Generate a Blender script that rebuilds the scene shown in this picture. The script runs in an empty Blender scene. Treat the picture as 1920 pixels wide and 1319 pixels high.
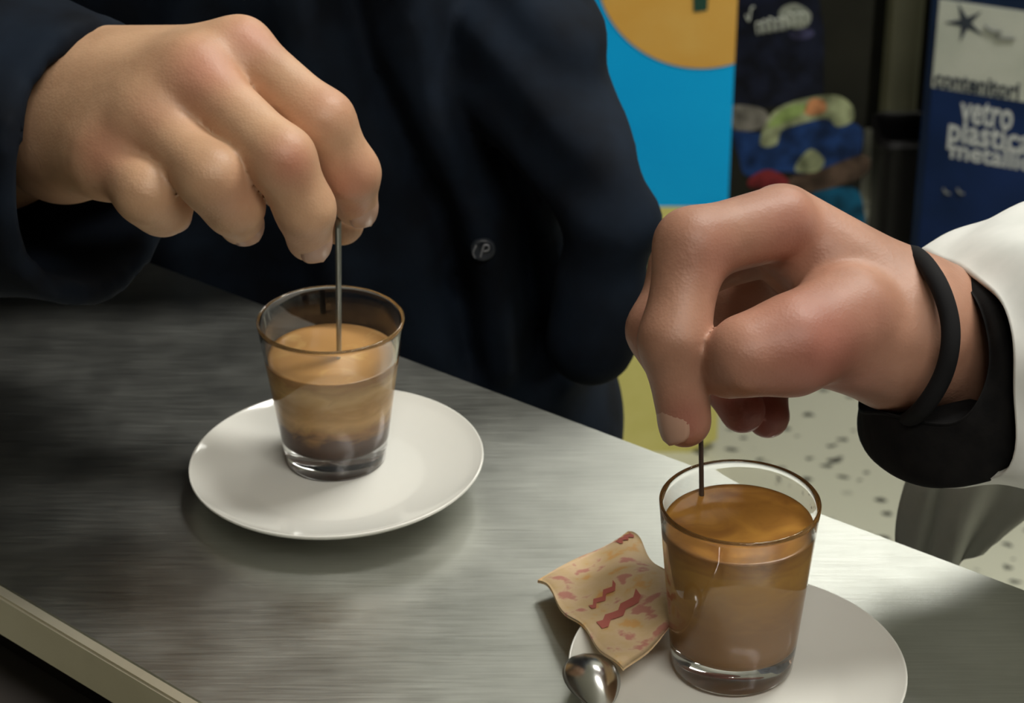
import bpy, bmesh, math, random
import numpy as np
from mathutils import Vector, Matrix
random.seed(7); np.random.seed(7)
S = bpy.context.scene
COL = S.collection

# ------------------------------------------------------------------ camera
F = 4500.0; PITCH = math.radians(28); TAB = 0.90; CAMZ = 1.385
cd = bpy.data.cameras.new('camera'); cam = bpy.data.objects.new('camera', cd); COL.objects.link(cam)
cam.location = (0, 0, CAMZ); cam.rotation_euler = (math.radians(90) - PITCH, 0, 0)
cd.sensor_width = 36; cd.lens = F / 1920 * 36; cd.clip_start = 0.02
cd.dof.use_dof = True; cd.dof.focus_distance = 0.76; cd.dof.aperture_fstop = 28
S.camera = cam
S.view_settings.view_transform = 'Standard'; S.view_settings.look = 'None'
S.cycles.max_bounces = 18; S.cycles.glossy_bounces = 14; S.cycles.transmission_bounces = 16; S.cycles.use_denoising = True
S.view_settings.exposure = 0.0; S.view_settings.gamma = 1.0; S.view_settings.use_curve_mapping = False
# ------------------------------------------------------------------ world and lamps
w = bpy.data.worlds.new('world'); S.world = w; w.use_nodes = True
w.node_tree.nodes['Background'].inputs[0].default_value = (0.75, 0.85, 0.85, 1)
w.node_tree.nodes['Background'].inputs[1].default_value = 0.25

# tuned room lamps: (x, y, size x, size y, watts, colour), all just below the ceiling
LAMPS = [(1.15, 3.35, 1.7, 0.8, 15, (.97, 1.0, .93)),
         (0.85, 1.35, 1.1, 0.3, 31, (1.0, .97, .90)),
         (0.55, -0.45, 1.2, 0.3, 19, (1.0, .95, .86))]
for i, (x, y, sx, sy, e, c) in enumerate(LAMPS):
    ld = bpy.data.lights.new('ceiling_lamp_light', 'AREA'); ld.shape = 'RECTANGLE'; ld.size = sx; ld.size_y = sy
    ld.energy = e; ld.color = c
    lo = bpy.data.objects.new('ceiling_lamp_light', ld); lo.location = (x, y, 2.66); COL.objects.link(lo)

# ------------------------------------------------------------------ projection helpers (reference frame -> world)
def ray(px, py):
    u = (px - 960) / F; v = (660 - py) / F
    return Vector((u, math.cos(PITCH) + v * math.sin(PITCH), -math.sin(PITCH) + v * math.cos(PITCH)))
def at_z(px, py, z):
    d = ray(px, py); return Vector((0, 0, CAMZ)) + d * ((z - CAMZ) / d.z)
def at_d(px, py, Z):
    return Vector((0, 0, CAMZ)) + ray(px, py) * Z
def at_y(px, py, y):
    d = ray(px, py); return Vector((0, 0, CAMZ)) + d * (y / d.y)

# ------------------------------------------------------------------ materials
def mat(name, col, rough=0.5, metal=0.0, **kw):
    m = bpy.data.materials.new(name); m.use_nodes = True
    b = m.node_tree.nodes['Principled BSDF']
    b.inputs['Base Color'].default_value = (*col, 1); b.inputs['Roughness'].default_value = rough
    b.inputs['Metallic'].default_value = metal
    for k, v in kw.items(): b.inputs[k].default_value = v
    return m
def nd(m, t, **kw):
    n = m.node_tree.nodes.new(t)
    for k, v in kw.items():
        if k in n.inputs: n.inputs[k].default_value = v
        else: setattr(n, k, v)
    return n
def ln(m, a, b): m.node_tree.links.new(a, b)
def bs(m): return m.node_tree.nodes['Principled BSDF']
def ramp(m, pts):
    r = nd(m, 'ShaderNodeValToRGB'); e = r.color_ramp.elements
    while len(e) < len(pts): e.new(0.5)
    for i, (p, c) in enumerate(pts):
        e[i].position = p; e[i].color = (*c, 1)
    return r
def coords(m, scale=(1, 1, 1), rot=(0, 0, 0)):
    tc = nd(m, 'ShaderNodeTexCoord'); mp = nd(m, 'ShaderNodeMapping')
    mp.inputs['Scale'].default_value = scale; mp.inputs['Rotation'].default_value = rot
    ln(m, tc.outputs['Object'], mp.inputs['Vector']); return mp.outputs['Vector']
def noisy(m, c1, c2, scale=20, detail=6, stretch=(1, 1, 1), rot=(0, 0, 0), bump=0.0, dist=0.001, p=(0.35, 0.65)):
    v = coords(m, stretch, rot); n = nd(m, 'ShaderNodeTexNoise', Scale=scale, Detail=detail); ln(m, v, n.inputs['Vector'])
    r = ramp(m, [(p[0], c1), (p[1], c2)]); ln(m, n.outputs['Fac'], r.inputs['Fac'])
    ln(m, r.outputs['Color'], bs(m).inputs['Base Color'])
    if bump:
        bp = nd(m, 'ShaderNodeBump', Strength=bump, Distance=dist); ln(m, n.outputs['Fac'], bp.inputs['Height'])
        ln(m, bp.outputs['Normal'], bs(m).inputs['Normal'])
    return m

EDGE_ANG = math.radians(-38)
steel = mat('brushed_steel', (.42, .43, .40), .3, 1.0)
v = coords(steel, (6, 160, 60), (0, 0, -EDGE_ANG + math.radians(62)))
n1 = nd(steel, 'ShaderNodeTexNoise', Scale=6, Detail=5); ln(steel, v, n1.inputs['Vector'])
n2 = nd(steel, 'ShaderNodeTexNoise', Scale=38, Detail=5); ln(steel, coords(steel), n2.inputs['Vector'])
mx = nd(steel, 'ShaderNodeMath', operation='ADD'); ln(steel, n1.outputs['Fac'], mx.inputs[0]); ln(steel, n2.outputs['Fac'], mx.inputs[1])
hf = nd(steel, 'ShaderNodeMath', operation='MULTIPLY'); hf.inputs[1].default_value = .5; ln(steel, mx.outputs[0], hf.inputs[0])
r = ramp(steel, [(.3, (.46, .47, .44)), (.7, (.60, .61, .57))]); ln(steel, hf.outputs[0], r.inputs['Fac']); ln(steel, r.outputs['Color'], bs(steel).inputs['Base Color'])
r = ramp(steel, [(.3, (.31,) * 3), (.7, (.42,) * 3)]); ln(steel, hf.outputs[0], r.inputs['Fac']); ln(steel, r.outputs['Color'], bs(steel).inputs['Roughness'])
bp = nd(steel, 'ShaderNodeBump', Strength=.12, Distance=.0004); ln(steel, n1.outputs['Fac'], bp.inputs['Height']); ln(steel, bp.outputs['Normal'], bs(steel).inputs['Normal'])
trimsteel = noisy(mat('edge_steel', (.6, .57, .46), .3, .6), (.52, .48, .36), (.72, .68, .55), 8)
polished = mat('polished_steel', (.78, .78, .77), .12, 1.0)
darkpanel = noisy(mat('dark_panel', (.02, .018, .015), .45), (.012, .011, .010), (.035, .03, .025), 9)
china = mat('white_china', (.82, .82, .77), .12); bs(china).inputs['Coat Weight'].default_value = .5; bs(china).inputs['Coat Roughness'].default_value = .05
glass = mat('clear_glass', (1, 1, 1), 0.0); bs(glass).inputs['Transmission Weight'].default_value = 1; bs(glass).inputs['IOR'].default_value = 1.46
def skin(name, a, b, red, rough=.50):
    m = mat(name, a, rough); bs(m).inputs['Subsurface Weight'].default_value = .12
    bs(m).inputs['Subsurface Radius'].default_value = (1, .35, .2); bs(m).inputs['Subsurface Scale'].default_value = .006
    n = nd(m, 'ShaderNodeTexNoise', Scale=45, Detail=6); ln(m, coords(m), n.inputs['Vector'])
    r = ramp(m, [(.35, a), (.65, b)]); ln(m, n.outputs['Fac'], r.inputs['Fac'])
    at = nd(m, 'ShaderNodeAttribute', attribute_name='flush')
    mixn = nd(m, 'ShaderNodeMix', data_type='RGBA'); ln(m, at.outputs['Fac'], mixn.inputs[0]); ln(m, r.outputs['Color'], mixn.inputs[6]); mixn.inputs[7].default_value = (*red, 1)
    ln(m, mixn.outputs[2], bs(m).inputs['Base Color'])
    n3 = nd(m, 'ShaderNodeTexVoronoi', Scale=900); ln(m, coords(m), n3.inputs['Vector'])
    n4 = nd(m, 'ShaderNodeTexNoise', Scale=160, Detail=5); ln(m, coords(m), n4.inputs['Vector'])
    ad = nd(m, 'ShaderNodeMath', operation='MULTIPLY_ADD'); ln(m, n3.outputs['Distance'], ad.inputs[0]); ad.inputs[1].default_value = .3; ln(m, n4.outputs['Fac'], ad.inputs[2])
    bp = nd(m, 'ShaderNodeBump', Strength=.35, Distance=.0006); ln(m, ad.outputs[0], bp.inputs['Height']); ln(m, bp.outputs['Normal'], bs(m).inputs['Normal'])
    return m
skin1 = skin('light_skin', (.50, .295, .175), (.61, .375, .23), (.46, .15, .10))
skin2 = skin('ruddy_skin', (.36, .185, .12), (.46, .245, .165), (.30, .075, .06))
nail = mat('nail', (.48, .29, .21), .4)
navy = noisy(mat('navy_cloth', (.01, .016, .03), .85, **{'Specular IOR Level': .15}), (.0028, .0045, .0085), (.0068, .0125, .0235), 30, bump=.3, dist=.001)
blackcloth = noisy(mat('black_knit', (.01, .01, .01), .9, **{'Specular IOR Level': .2}), (.003, .003, .0035), (.008, .0075, .0075), 120, bump=.5, dist=.001)
whitecloth = noisy(mat('white_cloth', (.8, .81, .78), .8), (.70, .72, .69), (.82, .83, .80), 40, bump=.2, dist=.001)
cord = mat('black_cord', (.006, .006, .007), .8, **{'Specular IOR Level': .2})
paper = mat('sachet_paper', (.6, .45, .28), .6)

# ------------------------------------------------------------------ mesh helpers
def link(name, me, m, parent=None, smooth=True):
    o = bpy.data.objects.new(name, me); COL.objects.link(o)
    for x in (m if isinstance(m, (list, tuple)) else [m]): me.materials.append(x)
    if smooth:
        me.polygons.foreach_set('use_smooth', [True] * len(me.polygons))
    if parent is not None:
        o.parent = parent
        o.matrix_parent_inverse = Matrix.Translation(-Vector(parent.location)) if parent.rotation_euler.to_quaternion().angle < 1e-6 else (Matrix.Translation(parent.location) @ parent.rotation_euler.to_matrix().to_4x4()).inverted()
    return o
def pydata(name, vs, fs, m, parent=None, smooth=True):
    me = bpy.data.meshes.new(name); me.from_pydata([tuple(x) for x in vs], [], [tuple(int(i) for i in f) for f in fs]); me.update()
    return link(name, me, m, parent, smooth)
def tag(o, label=None, cat=None, group=None, kind=None):
    for k, v in (('label', label), ('category', cat), ('group', group), ('kind', kind)):
        if v: o[k] = v
    return o
def thing(name, label, cat, loc=(0, 0, 0), group=None):
    o = bpy.data.objects.new(name, None); COL.objects.link(o); o.location = loc; o.empty_display_size = .05
    return tag(o, label, cat, group)
def box(name, lo, hi, m, parent=None, bev=0.0, mtx=None):
    bm = bmesh.new(); bmesh.ops.create_cube(bm, size=1)
    for v in bm.verts:
        v.co = Vector([lo[i] + (v.co[i] + .5) * (hi[i] - lo[i]) for i in range(3)])
    if bev: bmesh.ops.bevel(bm, geom=list(bm.edges), offset=bev, segments=2, affect='EDGES', profile=.6)
    if mtx is not None: bm.transform(mtx)
    me = bpy.data.meshes.new(name); bm.to_mesh(me); bm.free()
    return link(name, me, m, parent, False)
def lathe(name, prof, m, loc, parent=None, n=96, closed=False):
    """prof: list of (r, z). closed joins last to first."""
    vs = []; fs = []; rows = []
    for (r_, z_) in prof:
        if r_ < 1e-6:
            rows.append([len(vs)] * n); vs.append((0, 0, z_))
        else:
            rows.append(list(range(len(vs), len(vs) + n)))
            vs += [(r_ * math.cos(2 * math.pi * i / n), r_ * math.sin(2 * math.pi * i / n), z_) for i in range(n)]
    k = len(prof)
    for a in range(k if closed else k - 1):
        A, B = rows[a], rows[(a + 1) % k]
        for i in range(n):
            j = (i + 1) % n
            f = [A[i], A[j], B[j], B[i]]
            g = []
            for x in f:
                if x not in g: g.append(x)
            if len(g) > 2: fs.append(g)
    loc = Vector(loc)
    return pydata(name, [Vector(v) + loc for v in vs], fs, m, parent)
def smooth_prof(pts, sub=6):
    """Catmull-Rom through 2-D points"""
    P = [pts[0]] + list(pts) + [pts[-1]]; out = []
    for i in range(1, len(P) - 2):
        p0, p1, p2, p3 = [np.array(P[i + k], float) for k in (-1, 0, 1, 2)]
        for s in range(sub):
            t = s / sub
            out.append(tuple(.5 * ((2 * p1) + (-p0 + p2) * t + (2 * p0 - 5 * p1 + 4 * p2 - p3) * t * t + (-p0 + 3 * p1 - 3 * p2 + p3) * t ** 3)))
    out.append(tuple(pts[-1])); return out
def loop_spline(pts, n):
    P = np.array([list(p) for p in pts], float); k = len(P); out = []
    for i in range(n):
        u = i / n * k; a = int(u); t = u - a
        p0, p1, p2, p3 = P[(a - 1) % k], P[a % k], P[(a + 1) % k], P[(a + 2) % k]
        out.append(.5 * ((2 * p1) + (-p0 + p2) * t + (2 * p0 - 5 * p1 + 4 * p2 - p3) * t * t + (-p0 + 3 * p1 - 3 * p2 + p3) * t ** 3))
    return np.array(out)
def open_spline(pts, n):
    P = np.array([list(p) for p in pts], float); P = np.vstack([2 * P[0] - P[1], P, 2 * P[-1] - P[-2]]); k = len(P) - 3; out = []
    for i in range(n):
        u = min(i / (n - 1) * k, k - 1e-6); a = int(u); t = u - a
        p0, p1, p2, p3 = P[a], P[a + 1], P[a + 2], P[a + 3]
        out.append(.5 * ((2 * p1) + (-p0 + p2) * t + (2 * p0 - 5 * p1 + 4 * p2 - p3) * t * t + (-p0 + 3 * p1 - 3 * p2 + p3) * t ** 3))
    return np.array(out)
def loft(name, rings, m, parent=None, n=72, sub=6, disp=None, thick=0.0):
    R = [loop_spline(r_, n) for r_ in rings]
    R = np.array(R); k = len(R); rows = []
    for i in range(n):
        rows.append(open_spline(R[:, i, :], (k - 1) * sub + 1))
    G = np.array(rows).transpose(1, 0, 2)
    if disp is not None:
        c = G.mean(axis=1, keepdims=True); d = G - c; d /= np.linalg.norm(d, axis=2, keepdims=True) + 1e-9
        G = G + d * disp(G)[..., None]
    K = G.shape[0]; vs = G.reshape(-1, 3); fs = []
    for a in range(K - 1):
        for i in range(n):
            j = (i + 1) % n; fs.append((a * n + i, a * n + j, (a + 1) * n + j, (a + 1) * n + i))
    o = pydata(name, vs, fs, m, parent)
    if thick:
        md = o.modifiers.new('thickness', 'SOLIDIFY'); md.thickness = thick; md.offset = 0
    return o
def tube(name, pts, rad, m, parent=None, n=14, closed=False, flat=1.0, N=None):
    P = loop_spline(pts, N or len(pts) * 8) if closed else (open_spline(pts, N or len(pts) * 6) if len(pts) > 2 else np.array([list(p) for p in pts]))
    K = len(P); vs = []; fs = []; up = None
    for i in range(K):
        t = Vector(P[(i + 1) % K] - P[(i - 1) % K]) if closed else Vector(P[min(i + 1, K - 1)] - P[max(i - 1, 0)])
        t.normalize()
        if up is None:
            up = t.cross(Vector((0, 0, 1)) if abs(t.z) < .9 else Vector((1, 0, 0))).normalized()
        up = (up - t * up.dot(t)).normalized(); b = t.cross(up)
        r_ = rad[0] + (rad[1] - rad[0]) * i / (K - 1) if isinstance(rad, (tuple, list)) else rad
        for j in range(n):
            a = 2 * math.pi * j / n
            vs.append(Vector(P[i]) + up * (math.cos(a) * r_) + b * (math.sin(a) * r_ * flat))
    for i in range(K if closed else K - 1):
        for j in range(n):
            a, b_ = i * n + j, i * n + (j + 1) % n; c, d = ((i + 1) % K) * n + (j + 1) % n, ((i + 1) % K) * n + j
            fs.append((a, b_, c, d))
    if not closed:
        fs.append(tuple(range(n))[::-1]); fs.append(tuple((K - 1) * n + j for j in range(n)))
    return pydata(name, vs, fs, m, parent)

# ---- implicit surfaces, meshed with surface nets
class Field:
    def __init__(s, lo, hi, h):
        s.lo = np.array(lo, float); s.h = h
        n = np.ceil((np.array(hi) - s.lo) / h).astype(int) + 1
        ax = [(s.lo[i] + h * np.arange(n[i])).astype(np.float32) for i in range(3)]
        s.X, s.Y, s.Z = np.meshgrid(*ax, indexing='ij')
    def cone(s, a, b, ra, rb):
        a = np.array(a, float); b = np.array(b, float); d = b - a; L2 = max(float(d @ d), 1e-12)
        x, y, z = s.X - a[0], s.Y - a[1], s.Z - a[2]
        t = np.clip((x * d[0] + y * d[1] + z * d[2]) / L2, 0, 1)
        return np.sqrt((x - t * d[0]) ** 2 + (y - t * d[1]) ** 2 + (z - t * d[2]) ** 2) - (ra + (rb - ra) * t)
    def ball(s, c, r_): return np.sqrt((s.X - c[0]) ** 2 + (s.Y - c[1]) ** 2 + (s.Z - c[2]) ** 2) - r_
def smin(a, b, k):
    h = np.maximum(k - np.abs(a - b), 0) / k
    return np.minimum(a, b) - h * h * h * k / 6
def smax(a, b, k): return -smin(-a, -b, k)
def nets(name, f, fld, m, parent=None, flush=None):
    lo, h = fld.lo, fld.h
    f = f.astype(np.float32); f[0] = f[-1] = 1; f[:, 0] = f[:, -1] = 1; f[:, :, 0] = f[:, :, -1] = 1
    s = f < 0; nx, ny, nz = f.shape
    c8 = [s[i:nx - 1 + i, j:ny - 1 + j, k:nz - 1 + k] for i in (0, 1) for j in (0, 1) for k in (0, 1)]
    cnt = sum(c.astype(np.int8) for c in c8); act = (cnt > 0) & (cnt < 8)
    I, J, K = np.nonzero(act); idx = -np.ones(act.shape, int); idx[I, J, K] = np.arange(len(I))
    acc = np.zeros((len(I), 3)); num = np.zeros(len(I))
    for ax in range(3):
        for u in (0, 1):
            for v in (0, 1):
                o = [0, 0, 0]; oth = [q for q in range(3) if q != ax]; o[oth[0]] = u; o[oth[1]] = v
                e = list(o); e[ax] = 1
                A = f[I + o[0], J + o[1], K + o[2]]; B = f[I + e[0], J + e[1], K + e[2]]
                cr = (A < 0) != (B < 0); t = np.where(cr, A / np.where(cr, A - B, 1), 0)
                p = np.stack([np.full(len(I), float(o[q])) for q in range(3)], 1); p[:, ax] = t
                acc[cr] += p[cr]; num[cr] += 1
    V = lo + h * (np.stack([I, J, K], 1) + acc / num[:, None])
    fs = []
    for ax in range(3):
        sl0 = [slice(1, -1)] * 3; sl1 = [slice(1, -1)] * 3; sl0[ax] = slice(0, -1); sl1[ax] = slice(1, None)
        A = s[tuple(sl0)]; B = s[tuple(sl1)]; ii = np.nonzero(A != B)
        ii = [q + (0 if w_ == ax else 1) for w_, q in enumerate(ii)]
        b, c = [(1, 2), (2, 0), (0, 1)][ax]
        def cell(db, dc):
            q = [x.copy() for x in ii]; q[b] = q[b] - db; q[c] = q[c] - dc
            return idx[q[0], q[1], q[2]]
        qd = np.stack([cell(1, 1), cell(0, 1), cell(0, 0), cell(1, 0)], 1)
        ins = s[ii[0], ii[1], ii[2]]
        qd[~ins] = qd[~ins][:, ::-1]; fs.append(qd)
    Fq = np.vstack(fs); Fq = Fq[(Fq >= 0).all(1)]
    # light smoothing
    for _ in range(2):
        sm = np.zeros_like(V); nn = np.zeros(len(V))
        for a in range(4):
            b = (a + 1) % 4
            np.add.at(sm, Fq[:, a], V[Fq[:, b]]); np.add.at(nn, Fq[:, a], 1)
            np.add.at(sm, Fq[:, b], V[Fq[:, a]]); np.add.at(nn, Fq[:, b], 1)
        V = V * .5 + .5 * sm / np.maximum(nn, 1)[:, None]
    me = bpy.data.meshes.new(name)
    me.vertices.add(len(V)); me.vertices.foreach_set('co', V.astype(np.float32).ravel())
    me.loops.add(Fq.size); me.loops.foreach_set('vertex_index', Fq.ravel().astype(np.int32))
    me.polygons.add(len(Fq)); me.polygons.foreach_set('loop_start', np.arange(0, Fq.size, 4, dtype=np.int32))
    me.update(calc_edges=True); me.validate()
    if flush:
        a = me.attributes.new('flush', 'FLOAT', 'POINT'); val = np.zeros(len(me.vertices))
        for (c, rad, amt) in flush:
            d2 = ((V - np.array(c)) ** 2).sum(1); val = np.maximum(val, amt * np.exp(-d2 / (rad * rad)))
        a.data.foreach_set('value', val.astype(np.float32))
    return link(name, me, m, parent)

# ================================================================== SETTING
def struct(o): o['kind'] = 'structure'; return o
terr = mat('terrazzo', (.5, .5, .4), .35)
vo = nd(terr, 'ShaderNodeTexVoronoi', Scale=42, Randomness=1.0)
nz_ = nd(terr, 'ShaderNodeTexNoise', Scale=60, Detail=3); tcn = nd(terr, 'ShaderNodeTexCoord')
mpn = nd(terr, 'ShaderNodeMapping'); mpn.inputs['Scale'].default_value = (1.0, 1.5, 1); mpn.inputs['Rotation'].default_value = (0, 0, .5); ln(terr, tcn.outputs['Object'], mpn.inputs['Vector'])
ln(terr, mpn.outputs['Vector'], nz_.inputs['Vector'])
mixv = nd(terr, 'ShaderNodeMix', data_type='RGBA'); mixv.inputs[0].default_value = .018
ln(terr, mpn.outputs['Vector'], mixv.inputs[6]); ln(terr, nz_.outputs['Color'], mixv.inputs[7]); ln(terr, mixv.outputs[2], vo.inputs['Vector'])
rv = ramp(terr, [(.24, (.035, .035, .03)), (.33, (.66, .66, .53))]); ln(terr, vo.outputs['Distance'], rv.inputs['Fac'])
sel = nd(terr, 'ShaderNodeSeparateColor'); ln(terr, vo.outputs['Color'], sel.inputs[0])
rs = ramp(terr, [(.40, (0, 0, 0)), (.46, (1, 1, 1))]); ln(terr, sel.outputs[0], rs.inputs['Fac'])
mt = nd(terr, 'ShaderNodeMix', data_type='RGBA'); ln(terr, rs.outputs['Color'], mt.inputs[0]); ln(terr, rv.outputs['Color'], mt.inputs[6]); mt.inputs[7].default_value = (.66, .66, .53, 1)
ln(terr, mt.outputs[2], bs(terr).inputs['Base Color'])
RX0, RX1, RY0, RY1, RZ = -2.6, 2.9, -1.6, 4.6, 2.7
struct(box('floor', (RX0, RY0, -.05), (RX1, RY1, 0), terr))
wallm = noisy(mat('plaster', (.6, .6, .55), .9), (.56, .56, .50), (.64, .64, .58), 3)
woodm = noisy(mat('dark_wood', (.08, .06, .045), .7), (.06, .045, .035), (.10, .075, .055), 4, stretch=(1, 1, .1))
ceilm = noisy(mat('ceiling_paint', (.75, .75, .7), .9), (.70, .70, .66), (.78, .78, .73), 3)
struct(box('wall_back', (RX0, RY1, 0), (RX1, RY1 + .1, RZ), wallm)); struct(box('wall_front', (RX0, RY0 - .1, 0), (RX1, RY0, RZ), woodm))
struct(box('wall_left', (RX0 - .1, RY0, 0), (RX0, RY1, RZ), woodm)); struct(box('wall_right', (RX1, RY0, 0), (RX1 + .1, RY1, RZ), wallm))
struct(box('ceiling', (RX0, RY0, RZ + .03), (RX1, RY1, RZ + .13), ceilm))

# ================================================================== COUNTER
E0 = at_z(760, 670, TAB); E1 = at_z(1920, 1104, TAB); ed = (E1 - E0).normalized(); en = Vector((-ed.y, ed.x, 0))
N0 = at_z(0, 1100, TAB); N1 = at_z(370, 1319, TAB); nd_ = (N1 - N0).normalized()
ctr = thing('bar_counter', 'narrow brushed steel bar counter with a pale metal edge, under the cups', 'counter', ((E0 + N0) / 2).to_3d() - Vector((0, 0, TAB)))
A = E0 - ed * 1.1; B = E0 + ed * .75; C_ = N0 + nd_ * .9; D = N0 - nd_ * .85
def prism(name, poly, z0, z1, m, parent, bev=0.0):
    bm = bmesh.new(); lo_ = [bm.verts.new((p[0], p[1], z0)) for p in poly]; hi_ = [bm.verts.new((p[0], p[1], z1)) for p in poly]
    k = len(poly); bm.faces.new(hi_); bm.faces.new(lo_[::-1])
    for i in range(k): bm.faces.new((lo_[i], lo_[(i + 1) % k], hi_[(i + 1) % k], hi_[i]))
    bmesh.ops.recalc_face_normals(bm, faces=bm.faces)
    if bev: bmesh.ops.bevel(bm, geom=list(bm.edges), offset=bev, segments=2, affect='EDGES')
    me = bpy.data.meshes.new(name); bm.to_mesh(me); bm.free(); return link(name, me, m, parent, False)
prism('countertop', [A, B, C_, D], TAB - .022, TAB, steel, ctr, .0012)
nn = Vector((nd_.y, -nd_.x, 0)).normalized()
if nn.dot(N0 - E0) < 0: nn = -nn
prism('edge_trim', [D, C_, C_ + nn * .0055, D + nn * .0055], TAB - .017, TAB + .0012, trimsteel, ctr, .0009)
q = -nn
prism('base_panel', [A - en * .03 if False else A + (D - A) * .1, B + (C_ - B) * .1, C_ + q * .02, D + q * .02], 0.0, TAB - .022, darkpanel, ctr)
prism('lower_rail', [D + nn * .018, C_ + nn * .018, C_ - nn * .03, D - nn * .03], TAB - .07, TAB - .052, mat('rail_grey', (.10, .09, .085), .4), ctr, .002)

# ================================================================== CUPS
def saucer(px, py, tilt, label):
    c = at_z(px, py, TAB + .0115); c.z = TAB
    R = .0568
    prof = [(0, .0048), (.010, .0046), (.022, .0046), (.032, .0050), (.0365, .0058), (.044, .0078), (.0515, .0102), (.0550, .0117), (.0564, .0124), (.0569, .0121),
            (.0566, .0112), (.054, .0092), (.047, .0064), (.039, .0040), (.0335, .0028), (.0325, .0008), (.0315, .0), (.0300, .0002), (.0290, .0020), (.015, .0022), (0, .0022)]
    prof = smooth_prof(prof, 4); prof[0] = (0, prof[0][1]); prof[-1] = (0, prof[-1][1]); prof = [(max(a, 0), b) for a, b in prof]
    o = lathe('saucer', prof, china, (0, 0, 0))
    o.location = c + Vector((0, 0, .0012 if tilt else .0)); o.rotation_euler = (0, tilt, 0)
    return tag(o, label, 'saucer')
s1 = saucer(633, 868, math.radians(-1.8), 'white china saucer further from the camera, nothing but the glass on it')
s2 = saucer(1382, 1250, 0, 'white china saucer at the front right, with sachet and spoon at its rim')

def coffee_mat(name, stops, swirl=0.006, scale=90, dark=None, zr=(0, .05)):
    m = mat(name, (.3, .15, .05), .35)
    tc = nd(m, 'ShaderNodeTexCoord'); sp = nd(m, 'ShaderNodeSeparateXYZ'); ln(m, tc.outputs['Object'], sp.inputs[0])
    mp = nd(m, 'ShaderNodeMapping'); mp.inputs['Scale'].default_value = (1, 1, 2.2); ln(m, tc.outputs['Object'], mp.inputs['Vector'])
    n = nd(m, 'ShaderNodeTexNoise', Scale=scale, Detail=3); ln(m, mp.outputs['Vector'], n.inputs['Vector']); n.inputs['Distortion'].default_value = 1.2
    a = nd(m, 'ShaderNodeMath', operation='MULTIPLY_ADD'); ln(m, n.outputs['Fac'], a.inputs[0]); a.inputs[1].default_value = swirl; ln(m, sp.outputs['Z'], a.inputs[2])
    mr = nd(m, 'ShaderNodeMapRange'); ln(m, a.outputs[0], mr.inputs[0]); mr.inputs[1].default_value = zr[0] + swirl * .5; mr.inputs[2].default_value = zr[1] + swirl * .5
    r = ramp(m, stops); ln(m, mr.outputs[0], r.inputs['Fac']); ln(m, r.outputs['Color'], bs(m).inputs['Base Color']); return m
def cup(px, py, R, r_, h, fill, cm, label):
    base = at_z(px, py, TAB + .005); base.z = TAB + .0051
    g = thing('espresso_glass', label, 'glass', base)
    t = .0012; bt = .0095                      # wall and thick foot
    def ro(z): return r_ + (R - r_) * ((z / h) ** 1.05)
    prof = [(0, .0012), (r_ * .72, .0010), (r_ * .80, .0), (r_ * .93, .0002), (r_ * 1.0, .0020), (r_ * 1.01, .005)]
    for k in range(9):
        z = .0075 + (h - .0095) * k / 8; prof.append((ro(z), z))
    prof += [(R - .0001, h - .0006), (R - t * .5, h), (R - t, h - .0007)]
    for k in range(9):
        z = h - .003 - (h - .003 - bt - .004) * k / 8; prof.append((ro(z) - t, z))
    ri = ro(bt) - t
    prof += [(ri * .93, bt + .0018), (ri * .78, bt + .0006), (ri * .5, bt), (0, bt)]
    lathe('glass_body', prof, glass, base, g, 96)
    gap = -.0003
    cp = [(0, bt + gap), (ri * .5, bt + gap), (ri * .78, bt + .0003), (ri * .93 - gap, bt + .0016)]
    zz = bt + .004
    while zz < fill: cp.append((ro(zz) - t - gap, zz)); zz += .003
    cp += [(ro(fill) - t - gap, fill), (ro(fill) - t - .0016, fill - .0004), ((ro(fill)) * .6, fill - .0006), (0, fill - .0005)]
    o = lathe('coffee', cp, cm, (0, 0, 0), None, 96)
    o.location = base; o.parent = g; o.location = (0, 0, 0)
    return g, base, ro, t
cm1 = coffee_mat('coffee_layers_pale', [(.0, (.060, .022, .007)), (.28, (.11, .042, .013)), (.38, (.46, .24, .07)), (.52, (.78, .50, .18)), (.66, (.60, .34, .09)), (.82, (.78, .54, .22)), (1.0, (.46, .25, .085))], .016, 55, zr=(.008, .046))
cm2 = coffee_mat('coffee_layers_brown', [(.0, (.30, .14, .035)), (.42, (.36, .175, .045)), (.58, (.46, .24, .055)), (.80, (.62, .34, .065)), (.92, (.44, .21, .04)), (1.0, (.28, .12, .025))], .016, 60, zr=(.004, .058))
g1, b1, ro1, t1 = cup(630, 862, .0283, .0196, .0625, .0470, cm1, 'small espresso glass of pale layered coffee, on the saucer further from the camera')
g2, b2, ro2, t2 = cup(1372, 1245, .0268, .0208, .0655, .0565, cm2, 'espresso glass filled nearly to the brim with brown coffee, front right')

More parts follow.
